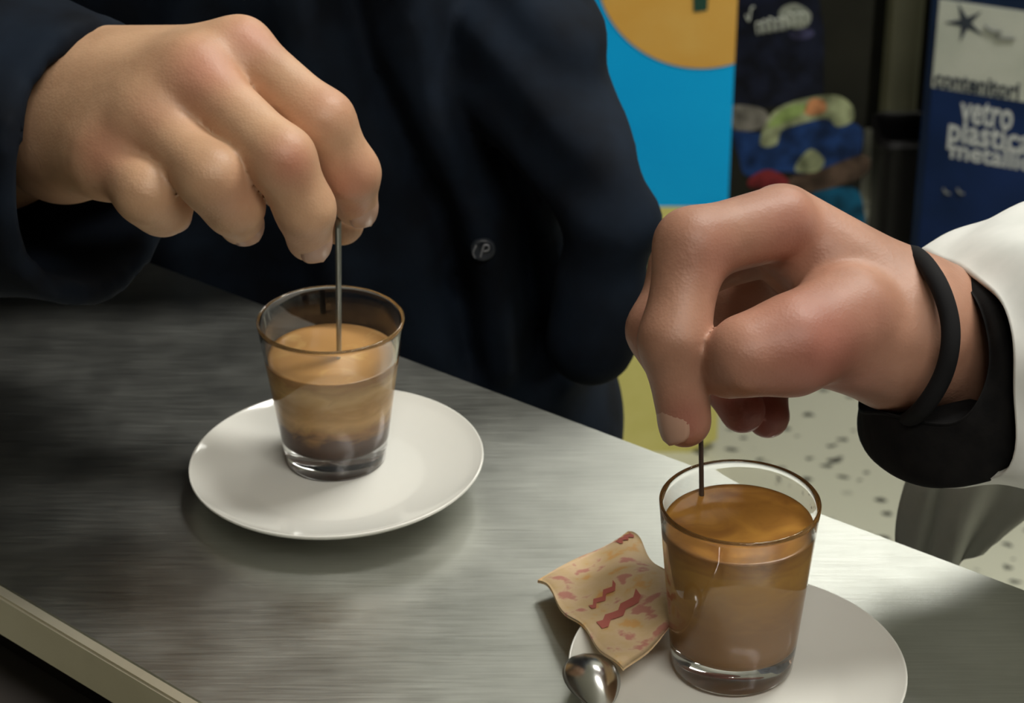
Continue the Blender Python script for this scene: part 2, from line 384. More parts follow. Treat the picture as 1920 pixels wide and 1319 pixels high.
# ================================================================== HANDS
def V3(j): return np.array(at_d(*j))
def chain(fl, js, rs, k=.010):
    d = None
    for i in range(len(js) - 1):
        c = fl.cone(js[i], js[i + 1], rs[i], rs[i + 1]); d = c if d is None else smin(d, c, k)
    return d
def make_hand(name, spec, m, parent, h=.0014):
    pts = [V3(j) for f_ in spec['fingers'] for j in f_[0]] + [V3(j) for s_ in spec['palm'] for j in s_[0]]
    lo = np.min(pts, 0) - .035; hi = np.max(pts, 0) + .035
    if 'clip' in spec: hi = np.minimum(hi, spec['clip'][1]); lo = np.maximum(lo, spec['clip'][0])
    fl = Field(lo, hi, h)
    fu = None
    for js, rs in spec['fingers']:
        J = [V3(j) for j in js]; d = chain(fl, J, rs)
        for i in range(1, len(J) - 1):                 # knuckle swell
            d = smin(d, fl.ball(J[i], rs[i] * 1.0), .003)
        fu = d if fu is None else smin(fu, d, .0012)
    pu = None
    for js, rs in spec['palm']:
        d = chain(fl, [V3(j) for j in js], rs, .012); pu = d if pu is None else smin(pu, d, spec.get('pk', .016))
    d = smin(fu, pu, spec.get('k', .006))
    for (j, r_, dep) in spec.get('dents', []):
        b = fl.ball(V3(j), r_); d = smax(d, -b, dep)
    return nets(name, d, fl, m, parent, [(V3(c), r_, a) for (c, r_, a) in spec['flush']])
def fingernail(J, rs, parent, side=None, m=None):
    """nail plate on the dorsal side of the last phalanx"""
    a, b = Vector(V3(J[-2])), Vector(V3(J[-1])); p = Vector(V3(J[-3]))
    t = (b - a).normalized(); u = (a - p).normalized(); dors = u - t * u.dot(t)
    dors = Vector(side) - t * Vector(side).dot(t) if side is not None else dors
    dors.normalize(); lat = t.cross(dors); r_ = rs[-1]; c = b - t * r_ * .15
    vs = []; fs = []; nu, nv = 12, 10; L = r_ * 1.75; ang = 1.0
    for i in range(nu + 1):
        s_ = i / nu * 2 - 1
        for j in range(nv + 1):
            q_ = j / nv * 2 - 1; wdt = math.sqrt(max(0, 1 - abs(s_) ** 4)) * .9 + .1
            th = q_ * ang * wdt; rr = r_ + .0006 - .0012 * s_ * s_ - .0006 * abs(q_)
            vs.append(c + t * (s_ * L * .5) + (dors * math.cos(th) + lat * math.sin(th)) * rr)
    for i in range(nu):
        for j in range(nv):
            k = i * (nv + 1) + j; fs.append((k, k + 1, k + nv + 2, k + nv + 1))
    o = pydata('fingernail', vs, fs, m or nail, parent)
    md = o.modifiers.new('thickness', 'SOLIDIFY'); md.thickness = .0009; md.offset = -1
    return o

p1 = thing('person', 'person in a dark navy jacket behind the counter, stirring the further glass', 'person', (-.14, 1.151, 0))
H1 = dict(
  fingers=[
    ([(450, 92, .872), (606, 228, .858), (658, 325, .868), (668, 385, .884)], [.0108, .0104, .0095, .0082]),      # index
    ([(368, 150, .862), (528, 300, .840), (572, 392, .848), (580, 448, .862)], [.0120, .0110, .0096, .0084]),      # middle
    ([(285, 228, .862), (398, 335, .840), (438, 385, .850), (452, 418, .868)], [.0118, .0110, .0098, .0084]),      # ring
    ([(208, 300, .868), (275, 362, .850), (305, 388, .860), (318, 398, .878)], [.0112, .0104, .0094, .0082]),      # little
    ([(300, 180, .925), (470, 290, .925), (590, 380, .915), (640, 418, .903)], [.0150, .0125, .0110, .0088]),      # thumb behind
  ],
  palm=[
    ([(120, 165, .922), (446, 102, .875)], [.0220, .0112]),
    ([(120, 190, .912), (364, 152, .865)], [.0250, .0142]),
    ([(122, 225, .912), (286, 224, .865)], [.0250, .0142]),
    ([(126, 262, .912), (206, 296, .870)], [.0240, .0135]),
    ([(122, 215, .926), (-5, 270, .955)], [.0250, .0235]),
    ([(-5, 270, .955), (-500, 330, 1.01)], [.0245, .034]),
    ([(160, 200, .935), (330, 200, .910)], [.022, .020]),
    ([(364, 156, .868), (446, 106, .880)], [.0125, .0105]), ([(288, 224, .868), (364, 156, .868)], [.0130, .0130]), ([(206, 296, .873), (288, 224, .868)], [.0125, .0130]),
  ], k=.010, pk=.018, clip=((-.33, -9, -9), (9, 9, 9)),
  flush=[((470, 70, .862), .011, .55), ((385, 135, .850), .014, .6), ((290, 215, .850), .010, .25), ((205, 290, .856), .013, .5), ((545, 305, .830), .009, .6), ((612, 200, .85), .012, .3),
         ((660, 345, .86), .012, .5), ((665, 400, .87), .009, .5), ((450, 370, .835), .010, .25), ((575, 440, .85), .010, .25), ((60, 260, .90), .02, .15)])
hand1 = make_hand('arm_and_hand', H1, skin1, p1)
for fi in (0, 1, 2, 3):
    fingernail(*H1['fingers'][fi], hand1)

p2 = thing('person', 'person in a white coat with black cuffs and bracelet, stirring the front glass', 'person', (.48, .95, 0))
H2 = dict(
  fingers=[
    ([(1462, 418, .815), (1298, 462, .800), (1264, 640, .795), (1284, 790, .800)], [.0128, .0118, .0108, .0090]),  # index
    ([(1452, 450, .845), (1285, 500, .835), (1235, 620, .825), (1262, 700, .822)], [.0122, .0112, .0100, .0085]),  # middle
    ([(1480, 480, .872), (1372, 560, .872), (1350, 690, .866), (1392, 770, .860)], [.0118, .0108, .0098, .0084]),  # ring
    ([(1530, 520, .890), (1450, 610, .895), (1425, 720, .885), (1440, 782, .872)], [.0112, .0100, .0092, .0080]),  # little
    ([(1590, 600, .808), (1480, 650, .792), (1400, 668, .787), (1362, 692, .793)], [.0185, .0155, .0122, .0096]),  # thumb
  ],
  palm=[
    ([(1690, 590, .830), (1465, 425, .825)], [.0215, .0148]),
    ([(1690, 600, .840), (1470, 455, .850)], [.0220, .0150]),
    ([(1690, 620, .850), (1495, 490, .872)], [.0220, .0140]),
    ([(1690, 640, .850), (1540, 540, .886)], [.0215, .0135]),
    ([(1690, 640, .825), (1570, 625, .812)], [.0240, .0195]),
    ([(1690, 625, .835), (1860, 665, .850)], [.0262, .0275]),
    ([(1860, 665, .850), (2350, 640, .865)], [.0275, .034]),
  ], k=.005, pk=.012, clip=((-9, -9, -9), (.30, 9, 9)),
  flush=[((1540, 660, .78), .026, .6), ((1620, 600, .79), .014, .35), ((1500, 440, .80), .016, .45), ((1340, 480, .79), .012, .35), ((1285, 800, .79), .010, .55), ((1420, 780, .86), .03, .9),
         ((1560, 720, .80), .018, .5), ((1400, 650, .775), .010, .2), ((1450, 360, .80), .012, .15), ((1240, 600, .81), .014, .3)])
hand2 = make_hand('arm_and_hand', H2, skin2, p2)
fingernail(*H2['fingers'][0], hand2, side=(-.75, -.6, .1)); fingernail(*H2['fingers'][1], hand2);

# bracelet on the second wrist
tag_b = tube('bracelet', [at_d(1700, 476, .834), at_d(1752, 520, .806), at_d(1782, 610, .797), at_d(1770, 700, .797), at_d(1722, 775, .806), at_d(1676, 790, .838), at_d(1650, 700, .872), at_d(1655, 570, .872)],
             .0034, cord, p2, 12, True, .8)

# ================================================================== JACKET (person 1)
fl = Field((-.50, .76, .55), (.115, 1.36, 1.47), .0042)
tc_ = np.array((-.152, 1.158))
zz = fl.Z; lean = np.clip(zz - .93, 0, .6)
cx = tc_[0] - .45 * lean - .15 * lean * lean; cy = tc_[1] + .02 * lean
dx, dy = fl.X - cx, fl.Y - cy
U_ = dx * ed.x + dy * ed.y; W_ = dx * en.x + dy * en.y
a_ = .232 + .02 * np.clip((.85 - zz) / .2, 0, 1); b_ = .128 + .015 * np.clip((.85 - zz) / .2, 0, 1)
rr = np.sqrt((U_ / a_) ** 2 + (W_ / b_) ** 2); body = (rr - 1) * (a_ * b_) / np.sqrt((b_ * U_ / a_ / (rr + 1e-6)) ** 2 + (a_ * W_ / b_ / (rr + 1e-6)) ** 2 + 1e-9)
body = smax(body, .60 - zz, .02); body = smax(body, zz - (1.44 - .9 * np.maximum(np.abs(U_) - .08, 0)), .05)
J1 = [V3((760, -520, 1.18)), V3((975, 110, 1.085)), V3((1148, 400, 1.045))]
armL = chain(fl, J1, [.055, .035, .0190], .03); armL = smin(armL, fl.cone(J1[2], V3((1108, 640, 1.06)), .020, .0205), .012)
pxy = lambda x, y, Z=1.08: np.array(at_d(x, y, Z))
sh = np.array((-.36, 1.20, 1.36)); el = np.array((-.46, 1.02, 1.02)); wr = V3((0, 262, .932))
slv = chain(fl, [sh, el, wr, wr + (wr - el) * .5], [.075, .066, .056, .054], .03)
ax_ = (wr - V3((-600, 330, 1.02))); ax_ /= np.linalg.norm(ax_)
pn = np.array((.86, -.46, .06)); pp = V3((98, 205, .880)); pn /= np.linalg.norm(pn)
pl = (fl.X - pp[0]) * pn[0] + (fl.Y - pp[1]) * pn[1] + (fl.Z - pp[2]) * pn[2]
slv = smax(slv, pl, .006)
# folds and ridges drawn on the front of the jacket: lines in the (x, z) plane of its surface
def seg(x0, z0, x1, z1):
    d = np.array((x1 - x0, z1 - z0)); L = d @ d; t = np.clip(((fl.X - x0) * d[0] + (fl.Z - z0) * d[1]) / L, 0, 1)
    return np.sqrt((fl.X - x0 - t * d[0]) ** 2 + (fl.Z - z0 - t * d[1]) ** 2)
def foldline(P, wdt, amp):
    q_ = [at_d(*p) for p in P]; d = None
    for i in range(len(q_) - 1):
        s_ = seg(q_[i].x, q_[i].z, q_[i + 1].x, q_[i + 1].z); d = s_ if d is None else np.minimum(d, s_)
    return amp * np.exp(-(d / wdt) ** 2)
Zf = 1.09
folds = 0
for P, wdt, amp in [([(640, -200, Zf), (700, 60, Zf), (830, 400, Zf), (880, 760, Zf)], .006, -.009),
                    ([(760, -200, Zf), (800, 100, Zf), (905, 430, Zf), (950, 760, Zf)], .011, .008),
                    ([(870, -200, Zf), (900, 150, Zf), (980, 450, Zf), (1010, 780, Zf)], .006, -.010),
                    ([(1000, 300, Zf), (1060, 560, Zf), (1080, 820, Zf)], .010, .006),
                    ([(380, -200, Zf), (330, 200, Zf), (300, 600, Zf)], .012, .006),
                    ([(560, -200, Zf), (590, 300, Zf), (640, 660, Zf)], .010, .006)]:
    folds = folds + foldline(P, wdt, amp)
folds = folds * 1.5 + .0022 * np.sin(fl.X * 70 + fl.Z * 40 + 2 * np.sin(fl.Z * 30)) + .0015 * np.sin(fl.Z * 110 - fl.X * 60)
wr2 = .0022 * np.sin(fl.Z * 190 + fl.X * 90 + 1.5 * np.sin(fl.X * 60)) * np.clip((fl.Z - .90) / .05, 0, 1)
jk = smin(body - folds, armL - wr2, .006)
tabp = (fl.X - E0.x) * en.x + (fl.Y - E0.y) * en.y
jk = smax(jk, np.where(zz < TAB + .01, .003 - tabp, -1).astype(np.float32), .004)
jk = smin(jk, slv - .0016 * np.sin(fl.X * 90 + fl.Z * 60 + np.sin(fl.Y * 70)), .012)
axd = (wr - el) / np.linalg.norm(wr - el); cav = fl.cone(wr + axd * .12, wr - axd * .12, .0465, .042); jk = smax(jk, -cav, .004)
jacket = nets('jacket', jk, fl, navy, p1)
# trousers
for s_ in (-1, 1):
    c = Vector((tc_[0], tc_[1], 0)) + ed * (.10 * s_)
    rings = []
    for z, r_ in ((.06, .06), (.3, .07), (.5, .08), (.66, .095)):
        rings.append([(c.x + r_ * math.cos(a * math.pi / 4), c.y + r_ * math.sin(a * math.pi / 4), z) for a in range(8)])
    loft('trouser_leg', rings, blackcloth, p1, 32, 5)
    sh_ = box('shoe', (c.x - .05, c.x * 0 + c.y - .08, 0), (c.x + .05, c.y + .14, .075), blackcloth, p1, .02)
# snap button on the placket
bc = None
def jacket_hit(px, py):
    o = Vector((0, 0, CAMZ)); d = ray(px, py).normalized()
    dg = bpy.context.evaluated_depsgraph_get(); dg.update()
    M = jacket.matrix_world.inverted(); ok, p, n_, _ = jacket.ray_cast(M @ o, M.to_3x3() @ d)
    return (jacket.matrix_world @ p, n_) if ok else (at_d(px, py, 1.05), Vector((0, -1, .3)))
bpy.context.view_layer.update()
bp_, bn_ = jacket_hit(905, 468)
q_ = bn_.to_track_quat('Z', 'Y').to_matrix().to_4x4(); q_.translation = bp_
def ring_pts(r_, n, z, M): return [M @ Vector((r_ * math.cos(2 * math.pi * i / n), r_ * math.sin(2 * math.pi * i / n), z)) for i in range(n)]
sb = lathe('snap_button', [(0, .0012), (.0036, .0012), (.0042, .0018), (.0050, .0018), (.0055, .0010), (.0055, -.001)], mat('dark_button', (.03, .035, .045), .35), (0, 0, 0))
sb.data.transform(q_); sb.parent = p1; sb.matrix_parent_inverse = Matrix.Translation(-p1.location)
pale = mat('pale_mark', (.30, .31, .34), .4, .3)
mk = tube('button_mark', [q_ @ Vector(v_) for v_ in ((-.0012, -.003, .0020), (-.0004, 0, .0020), (.0006, .0030, .0020), (.0026, .0026, .0020), (.0024, .0006, .0020), (.0004, -.0002, .0020))], .0005, pale, sb, 6)
mk2 = tube('button_mark', [q_ @ Vector(v_) for v_ in ((-.0036, -.0034, .0020), (-.0044, -.0005, .0020), (-.0030, .0030, .0020))], .0004, pale, sb, 6)

# ================================================================== COAT (person 2)
def wrk(G): return .0016 * np.sin(G[..., 0] * 160 + G[..., 2] * 90 + 2 * np.sin(G[..., 1] * 60)) + .0008 * np.sin(G[..., 2] * 260 + G[..., 0] * 50)
L_ = [(1745, 492, .858), (1832, 560, .815), (1858, 690, .800), (1800, 795, .800), (1660, 780, .822), (1612, 762, .860), (1650, 650, .892), (1690, 540, .890)]
M_ = [(1752, 484, .860), (1862, 556, .812), (1892, 705, .794), (1878, 868, .792), (1715, 905, .815), (1612, 822, .865), (1655, 650, .902), (1690, 530, .898)]
In = [(x + 120, y + (8 if y < 650 else -40), z + .01) for x, y, z in L_]
cuff = loft('knit_cuff', [[at_d(*p) for p in In], [at_d(x + 8, y, z + .001) for x, y, z in L_], [at_d(*p) for p in L_], [at_d(*p) for p in M_], [at_d(x + 60, y, z + .004) for x, y, z in M_]], blackcloth, p2, 80, 7,
            lambda G: .0004 * np.sin(np.arange(G.shape[1]) * 2 * np.pi / 80 * 40)[None, :] * np.ones((G.shape[0], 1)))
def R(cx_, cy_, Z, rx, ry, rz):
    """ring around a point, same angular order as the cuff rings"""
    o = []
    for k in range(8):
        a = k * math.pi / 4
        o.append(at_d(cx_ + rx * math.sin(a), cy_ - ry * math.cos(a), Z - rz * math.sin(a)))
    return o
W0 = [at_d(*p) for p in [(1728, 480, .868), (1868, 545, .808), (1900, 700, .789), (1884, 880, .790), (1735, 896, .830), (1640, 810, .872), (1672, 650, .908), (1695, 525, .905)]]
W1 = [at_d(*p) for p in [(1850, 415, .868), (1940, 520, .800), (1965, 700, .780), (1935, 880, .785), (1850, 900, .835), (1770, 810, .880), (1770, 650, .915), (1790, 500, .910)]]
W2 = [at_d(*p) for p in [(2010, 350, .870), (2090, 480, .790), (2110, 690, .765), (2070, 880, .775), (1990, 905, .840), (1920, 810, .900), (1910, 650, .925), (1940, 470, .92)]]
W3 = [at_d(*p) for p in [(2300, 200, .880), (2370, 380, .770), (2390, 640, .745), (2350, 860, .765), (2270, 890, .860), (2210, 790, .930), (2200, 600, .95), (2230, 350, .94)]]
shp = Vector((.50, .92, 1.34))
W4 = [Vector((.44 + .0, .74, 1.10)) + (Vector(W3[k]) - sum((Vector(x) for x in W3), Vector()) / 8) * 1.05 for k in range(8)]
W5 = [shp + (Vector(W3[k]) - sum((Vector(x) for x in W3), Vector()) / 8) * 1.1 for k in range(8)]
sleeve = loft('coat_sleeve', [W0, W1, W2, W3, W4, W5], whitecloth, p2, 80, 9, wrk, .002)
tr = []
cc = (.56, 1.02)
for z, a1, b1_ in ((.62, .24, .16), (.8, .235, .15), (1.0, .22, .14), (1.2, .22, .14), (1.36, .20, .12), (1.44, .08, .08)):
    tr.append([(cc[0] + a1 * math.cos(k * math.pi / 4), cc[1] + b1_ * math.sin(k * math.pi / 4), z) for k in range(8)])
loft('sweater', tr, blackcloth, p2, 80, 8, lambda G: .006 * np.sin(G[..., 0] * 60 + G[..., 1] * 50), .002)
# hanging front tail of the open coat, seen under the cuff
def sheet(name, P, m, parent, nu=24, nv=24, amp=.003, Z=None, thick=.0015):
    """P: rows of (px, py, depth) points -> smooth sheet"""
    rows = [open_spline([at_d(*q) for q in r_], nu) for r_ in P]; cols = [open_spline([rows[a][i] for a in range(len(rows))], nv) for i in range(nu)]
    vs = []; fs = []
    for i in range(nu):
        for j in range(nv):
            p = cols[i][j].copy(); p[1] += amp * math.sin(i * .75 + j * .12); vs.append(p)
    for i in range(nu - 1):
        for j in range(nv - 1): fs.append((i * nv + j, (i + 1) * nv + j, (i + 1) * nv + j + 1, i * nv + j + 1))
    o = pydata(name, vs, fs, m, parent); md = o.modifiers.new('thickness', 'SOLIDIFY'); md.thickness = thick; return o
sheet('coat_tail', [[(1740, 780, .97), (1860, 760, .96), (2000, 740, .96)], [(1700, 905, .975), (1800, 905, .965), (1985, 900, .965)], [(1685, 1000, .985), (1780, 1020, .975), (1900, 985, .975)], [(1690, 1080, .99), (1770, 1080, .98), (1860, 1010, .98)]], whitecloth, p2)
for s_ in (-1, 1):
    rings = []
    for z, r_ in ((.06, .06), (.3, .07), (.5, .08), (.7, .10)):
        rings.append([(cc[0] + .11 * s_ + r_ * math.cos(a * math.pi / 4), cc[1] + r_ * math.sin(a * math.pi / 4), z) for a in range(8)])
    loft('trouser_leg', rings, blackcloth, p2, 32, 5)
    box('shoe', (cc[0] + .11 * s_ - .05, cc[1] - .18, 0), (cc[0] + .11 * s_ + .05, cc[1] + .09, .075), blackcloth, p2, .02)

# ================================================================== STIRRERS, SPOON, SACHET
spoonm = mat('dull_steel', (.40, .42, .41), .38, 1.0)
tip1 = b1 + Vector((.002, 0, .020)); top1 = at_d(634, 405, .888)
sp1 = thing('stirring_spoon', 'thin grey spoon held upright in the further glass', 'spoon', tip1)
tube('handle', [tip1 + (top1 - tip1) * .15, tip1 + (top1 - tip1) * .6, top1], (.0026, .0036), spoonm, sp1, 12, False, .35)
bm = bmesh.new(); bmesh.ops.create_uvsphere(bm, u_segments=20, v_segments=12, radius=1)
for v_ in bm.verts: v_.co = Vector((v_.co.x * .0065, v_.co.y * .0022 + .0015 * v_.co.x ** 2, v_.co.z * .010))
dirv = (top1 - tip1).normalized(); Mq = dirv.to_track_quat('Z', 'Y').to_matrix().to_4x4(); Mq.translation = tip1 + dirv * .006
bm.transform(Mq); me = bpy.data.meshes.new('bowl'); bm.to_mesh(me); bm.free(); link('bowl', me, spoonm, sp1)
surf2 = at_z(1316, 962, b2.z + .050); top2 = at_d(1312, 650, .797); low2 = surf2 + (surf2 - top2) * .30
st2 = tube('coffee_stirrer', [low2, (low2 + top2) / 2, top2], .00085, mat('dark_stirrer', (.06, .04, .03), .35), None, 10)
tag(st2, 'thin dark stirrer standing in the front glass, pinched by the white-sleeved person', 'stirrer')

# teaspoon resting on the front saucer's left rim, running out of the frame
tsp = thing('teaspoon', 'shiny steel teaspoon leaning on the front saucer beside the sachet', 'spoon', at_z(1110, 1290, TAB))
a0 = at_z(1094, 1226, TAB + .0150); a1 = at_z(1135, 1345, TAB + .0125)
dirs = (a1 - a0); dirs.normalize(); lat = Vector((0, 0, 1)).cross(dirs).normalized(); upv = dirs.cross(lat)
vs = []; fs = []; nu, nv = 28, 14; Lb = .030; Wb = .0095
for i in range(nu + 1):
    s_ = i / nu; wv = Wb * (math.sin(math.pi * min(s_ ** .75, 1)) ** .6 if 0 < s_ < 1 else 0); wv = max(wv, .0016 if s_ > .5 else 0.0002)
    for j in range(nv + 1):
        q_ = j / nv * 2 - 1
        hgt = .0050 * (1 - q_ * q_) * math.sin(math.pi * s_)
        vs.append(a0 + dirs * (s_ * Lb) + lat * (q_ * wv) + upv * hgt)
for i in range(nu):
    for j in range(nv):
        k = i * (nv + 1) + j; fs.append((k, k + nv + 1, k + nv + 2, k + 1))
o = pydata('bowl', vs, fs, mat('teaspoon_steel', (.8, .8, .78), .22, 1.0), tsp); md = o.modifiers.new('thickness', 'SOLIDIFY'); md.thickness = .0009
tube('handle', [a0 + dirs * (Lb - .002), a0 + dirs * (Lb + .03) + Vector((0, 0, .002)), a0 + dirs * (Lb + .075) + Vector((0, 0, .001))], (.0018, .0032), polished, tsp, 12, False, .45)

# torn, crumpled sugar sachet
n_ = nd(paper, 'ShaderNodeTexNoise', Scale=120, Detail=3); ln(paper, coords(paper), n_.inputs['Vector'])
rp = ramp(paper, [(.36, (.60, .26, .20)), (.43, (.74, .54, .33)), (.60, (.70, .50, .26)), (.68, (.72, .40, .14))]); ln(paper, n_.outputs['Fac'], rp.inputs['Fac']); ln(paper, rp.outputs['Color'], bs(paper).inputs['Base Color'])
bs(paper).inputs['Transmission Weight'].default_value = 0
c00 = at_z(1008, 1105, TAB + .002); c10 = at_z(1180, 1012, TAB + .004); c01 = at_z(1165, 1278, TAB + .0165); c11 = at_z(1300, 1150, TAB + .018)
# lift: the inner side lies over the saucer rim
sach = thing('sugar_sachet', 'torn tan and red paper sugar sachet, crumpled against the front saucer', 'sachet', ((c00 + c01) / 2))
rng = np.random.RandomState(3); nu = nv = 30; top_ = []; bot = []
def ss(u, v):
    p = c00 * (1 - u) * (1 - v) + c10 * u * (1 - v) + c01 * (1 - u) * v + c11 * u * v
    edge = (4 * u * (1 - u)) ** .5 * (4 * v * (1 - v)) ** .5
    cr = .0014 * math.sin(7 * u + 4 * v + 1.5 * math.sin(5 * v)) + .0007 * math.sin(15 * v - 8 * u)
    jag = .0006 * math.sin(14 * v) * (1 if u > .97 or u < .03 else 0) + .0006 * math.sin(17 * u) * (1 if v < .03 else 0)
    return p + Vector((jag, jag, cr * .9 + .0025)), edge
vs = []; fs = []
for layer in (0, 1):
    for i in range(nu + 1):
        for j in range(nv + 1):
            p, e = ss(i / nu, j / nv); vs.append(p + Vector((0, 0, (.0012 + .0016 * e) if layer == 0 else .0)))
    off = layer * (nu + 1) * (nv + 1)
    for i in range(nu):
        for j in range(nv):
            k = off + i * (nv + 1) + j; f_ = (k, k + 1, k + nv + 2, k + nv + 1); fs.append(f_ if layer else f_[::-1])
o1 = (nu + 1) * (nv + 1)
for i in range(nu):
    for (a, b) in ((i * (nv + 1), (i + 1) * (nv + 1)), ((i + 1) * (nv + 1) + nv, i * (nv + 1) + nv)): fs.append((a, b, b + o1, a + o1))
for j in range(nv):
    for (a, b) in ((j + 1, j), (nu * (nv + 1) + j, nu * (nv + 1) + j + 1)): fs.append((a, b, b + o1, a + o1))
pydata('paper', vs, fs, paper, sach, True)
red = mat('red_print', (.50, .13, .10), .6)
for (u0, u1, v0, v1) in ((.12, .62, .60, .67), (.80, .97, .05, .13), (.20, .5, .42, .46)):
    vs = []; k0 = 0
    for i in range(9):
        for v_ in (v0, v1):
            u = u0 + (u1 - u0) * i / 8; p, e = ss(u, v_ + .02 * math.sin(i * 2.1)); vs.append(p + Vector((0, 0, .0016 + .0016 * e)))
    rf = [(k0 + 2 * i, k0 + 2 * i + 2, k0 + 2 * i + 3, k0 + 2 * i + 1) for i in range(8)]
    pydata('printed_stripe', vs, rf, red, sach, False)

# ================================================================== BACKGROUND
def plane_frame(p0, yaw):
    """local frame of an upright board: x along it, y up, z towards the camera side"""
    xv = Vector((math.cos(yaw), math.sin(yaw), 0)); nv_ = Vector((math.sin(yaw), -math.cos(yaw), 0))
    M = Matrix((( xv.x, 0, nv_.x, p0.x), (xv.y, 0, nv_.y, p0.y), (0, 1, 0, p0.z), (0, 0, 0, 1)))
    return M
def on(M, px, py):
    o = M.translation; n_ = Vector((M[0][2], M[1][2], M[2][2])); d = ray(px, py); c = Vector((0, 0, CAMZ))
    p = c + d * ((o - c).dot(n_) / d.dot(n_)); q_ = M.inverted() @ p; return (q_.x, q_.y)
def board(name, poly, z0, z1, m, parent, M):
    bm = bmesh.new(); a = [bm.verts.new((x, y, z0)) for x, y in poly]; b = [bm.verts.new((x, y, z1)) for x, y in poly]; k = len(poly)
    bm.faces.new(b); bm.faces.new(a[::-1])
    for i in range(k): bm.faces.new((a[i], a[(i + 1) % k], b[(i + 1) % k], b[i]))
    bmesh.ops.recalc_face_normals(bm, faces=bm.faces); bm.transform(M)
    me = bpy.data.meshes.new(name); bm.to_mesh(me); bm.free(); return link(name, me, m, parent, False)
def text(name, s, pxl, pyb, pxr, hpx, m, parent, M, z=.004, bold=.0):
    """lettering whose baseline starts at pixel (pxl, pyb) on the board and spans to pxr"""
    cu = bpy.data.curves.new(name, 'FONT'); cu.body = s; cu.extrude = .0006; cu.offset = bold; cu.resolution_u = 3; cu.size = 1
    t = bpy.data.objects.new('tmp', cu); COL.objects.link(t); dg = bpy.context.evaluated_depsgraph_get()
    me = bpy.data.meshes.new_from_object(t.evaluated_get(dg)); bpy.data.objects.remove(t)
    co = np.array([v_.co[:] for v_ in me.vertices]); x0, x1 = co[:, 0].min(), co[:, 0].max(); y0, y1 = 0, co[:, 1].max()
    X0, Y0 = on(M, pxl, pyb); X1, _ = on(M, pxr, pyb); _, Y1 = on(M, pxl, pyb - hpx)
    sx = (X1 - X0) / (x1 - x0); sy = (Y1 - Y0) / (y1 - y0)
    for v_ in me.vertices:
        v_.co = M @ Vector((X0 + (v_.co.x - x0) * sx, Y0 + v_.co.y * sy, z + v_.co.z * .5))
    me.materials.clear(); return link(name, me, m, parent, False)
def circ(cx_, cy_, r_, n=48, a0=0, a1=2 * math.pi): return [(cx_ + r_ * math.cos(a0 + (a1 - a0) * i / n), cy_ + r_ * math.sin(a0 + (a1 - a0) * i / n)) for i in range(n)]

# --- blue and yellow cardboard display
yb = 2.36; M = plane_frame(Vector((0, yb, 0)), 0); XR, _ = on(M, 1369, 300)
tot = thing('display_stand', 'tall blue and yellow cardboard display stand with an orange disc, behind the jacket', 'display', (XR - .2, yb, 0))
bluem = noisy(mat('cyan_blue_card', (.0, .26, .72), .5), (.0, .42, .95), (.003, .47, 1.0), 5)
yell = noisy(mat('pale_yellow_card', (.66, .60, .18), .6), (.72, .66, .20), (.82, .76, .29), 12)
orng = noisy(mat('orange_card', (.75, .42, .09), .5), (.74, .40, .08), (.78, .47, .12), 14)
_, YB = on(M, 1300, 388); _, YBOT = on(M, 1290, 868); xb, ybb = on(M, 1290, 868); xc, ycc = on(M, 1369, 826)
XL = XR - .40
board('blue_panel', [(XL, YB), (XR, YB), (XR, 1.15), (XL, 1.15)], -.012, 0, bluem, tot, M)
board('yellow_panel', [(XL, max(ybb, .0)), (xb, max(ybb, .0)), (XR, ycc), (XR, YB), (XL, YB)], -.012, .0, yell, tot, M)
ox, oy = on(M, 1322, -64); _, oyb = on(M, 1322, 128); orad = oy - oyb
pc = [p for p in circ(ox, oy, orad, 96)]; pc = [(min(x, XR), y) for x, y in pc]
board('orange_disc', pc, .0, .0015, orng, tot, M)
gx, gy = on(M, 1300, 22); gx2, gy2 = on(M, 1330, -40)
board('green_mark', [(gx, gy), (gx2 - .001, gy + .002), (gx2, gy2), (gx - .002, gy2)], .0015, .0025, mat('dark_green', (.01, .06, .04), .5), tot, M)
board('rear_strut', [(XL + .05, .0), (XR - .05, .0), (XR - .05, .9), (XL + .05, .9)], -.10, -.088, mat('card_brown', (.25, .17, .10), .8), tot, M)
board('foot', [(XL + .05, 0), (XR - .05, 0), (XR - .05, .012), (XL + .05, .012)], -.10, -.012, mat('card_brown_foot', (.25, .17, .10), .8), tot, M)

# --- dark illustrated poster board in the middle
M = plane_frame(Vector((0, 2.62, 0)), 0)
pst = thing('poster_board', 'dark poster board with a colourful landscape print, right of the blue stand', 'poster', (.35, 2.62, 0))
def P_(*pts): return [on(M, *p) for p in pts]
x0, _ = on(M, 1362, 0); x1, _ = on(M, 1640, 0)
olive = noisy(mat('olive_black', (.03, .03, .02), .7, **{'Specular IOR Level': .2}), (.007, .007, .005), (.016, .016, .011), 9)
board('backing', [(x0, 0), (x1, 0), (x1, 1.2), (x0, 1.2)], -.03, 0, olive, pst, M)
cols = dict(night=(.006, .008, .020), pale=(.28, .31, .18), lime=(.22, .30, .10), orange=(.50, .22, .10), blue=(.010, .035, .13), grey=(.17, .16, .14), brown=(.085, .055, .04), teal=(.004, .07, .14), redd=(.17, .02, .025), violet=(.04, .04, .09))
PM = {k: noisy(mat('print_' + k, c, .4), tuple(x * .45 for x in c), tuple(x * 1.5 for x in c), 45) for k, c in cols.items()}
for m_ in PM.values(): bs(m_).inputs['Specular IOR Level'].default_value = .15
def blob(pts, n=40): return [tuple(p) for p in loop_spline([(*on(M, *p), 0) for p in pts], n)[:, :2]]
lay = .0004
board('printed_sky', P_((1376, 205), (1545, 195), (1545, 60), (1530, -40), (1376, -40)), 0, lay, PM['night'], pst, M)
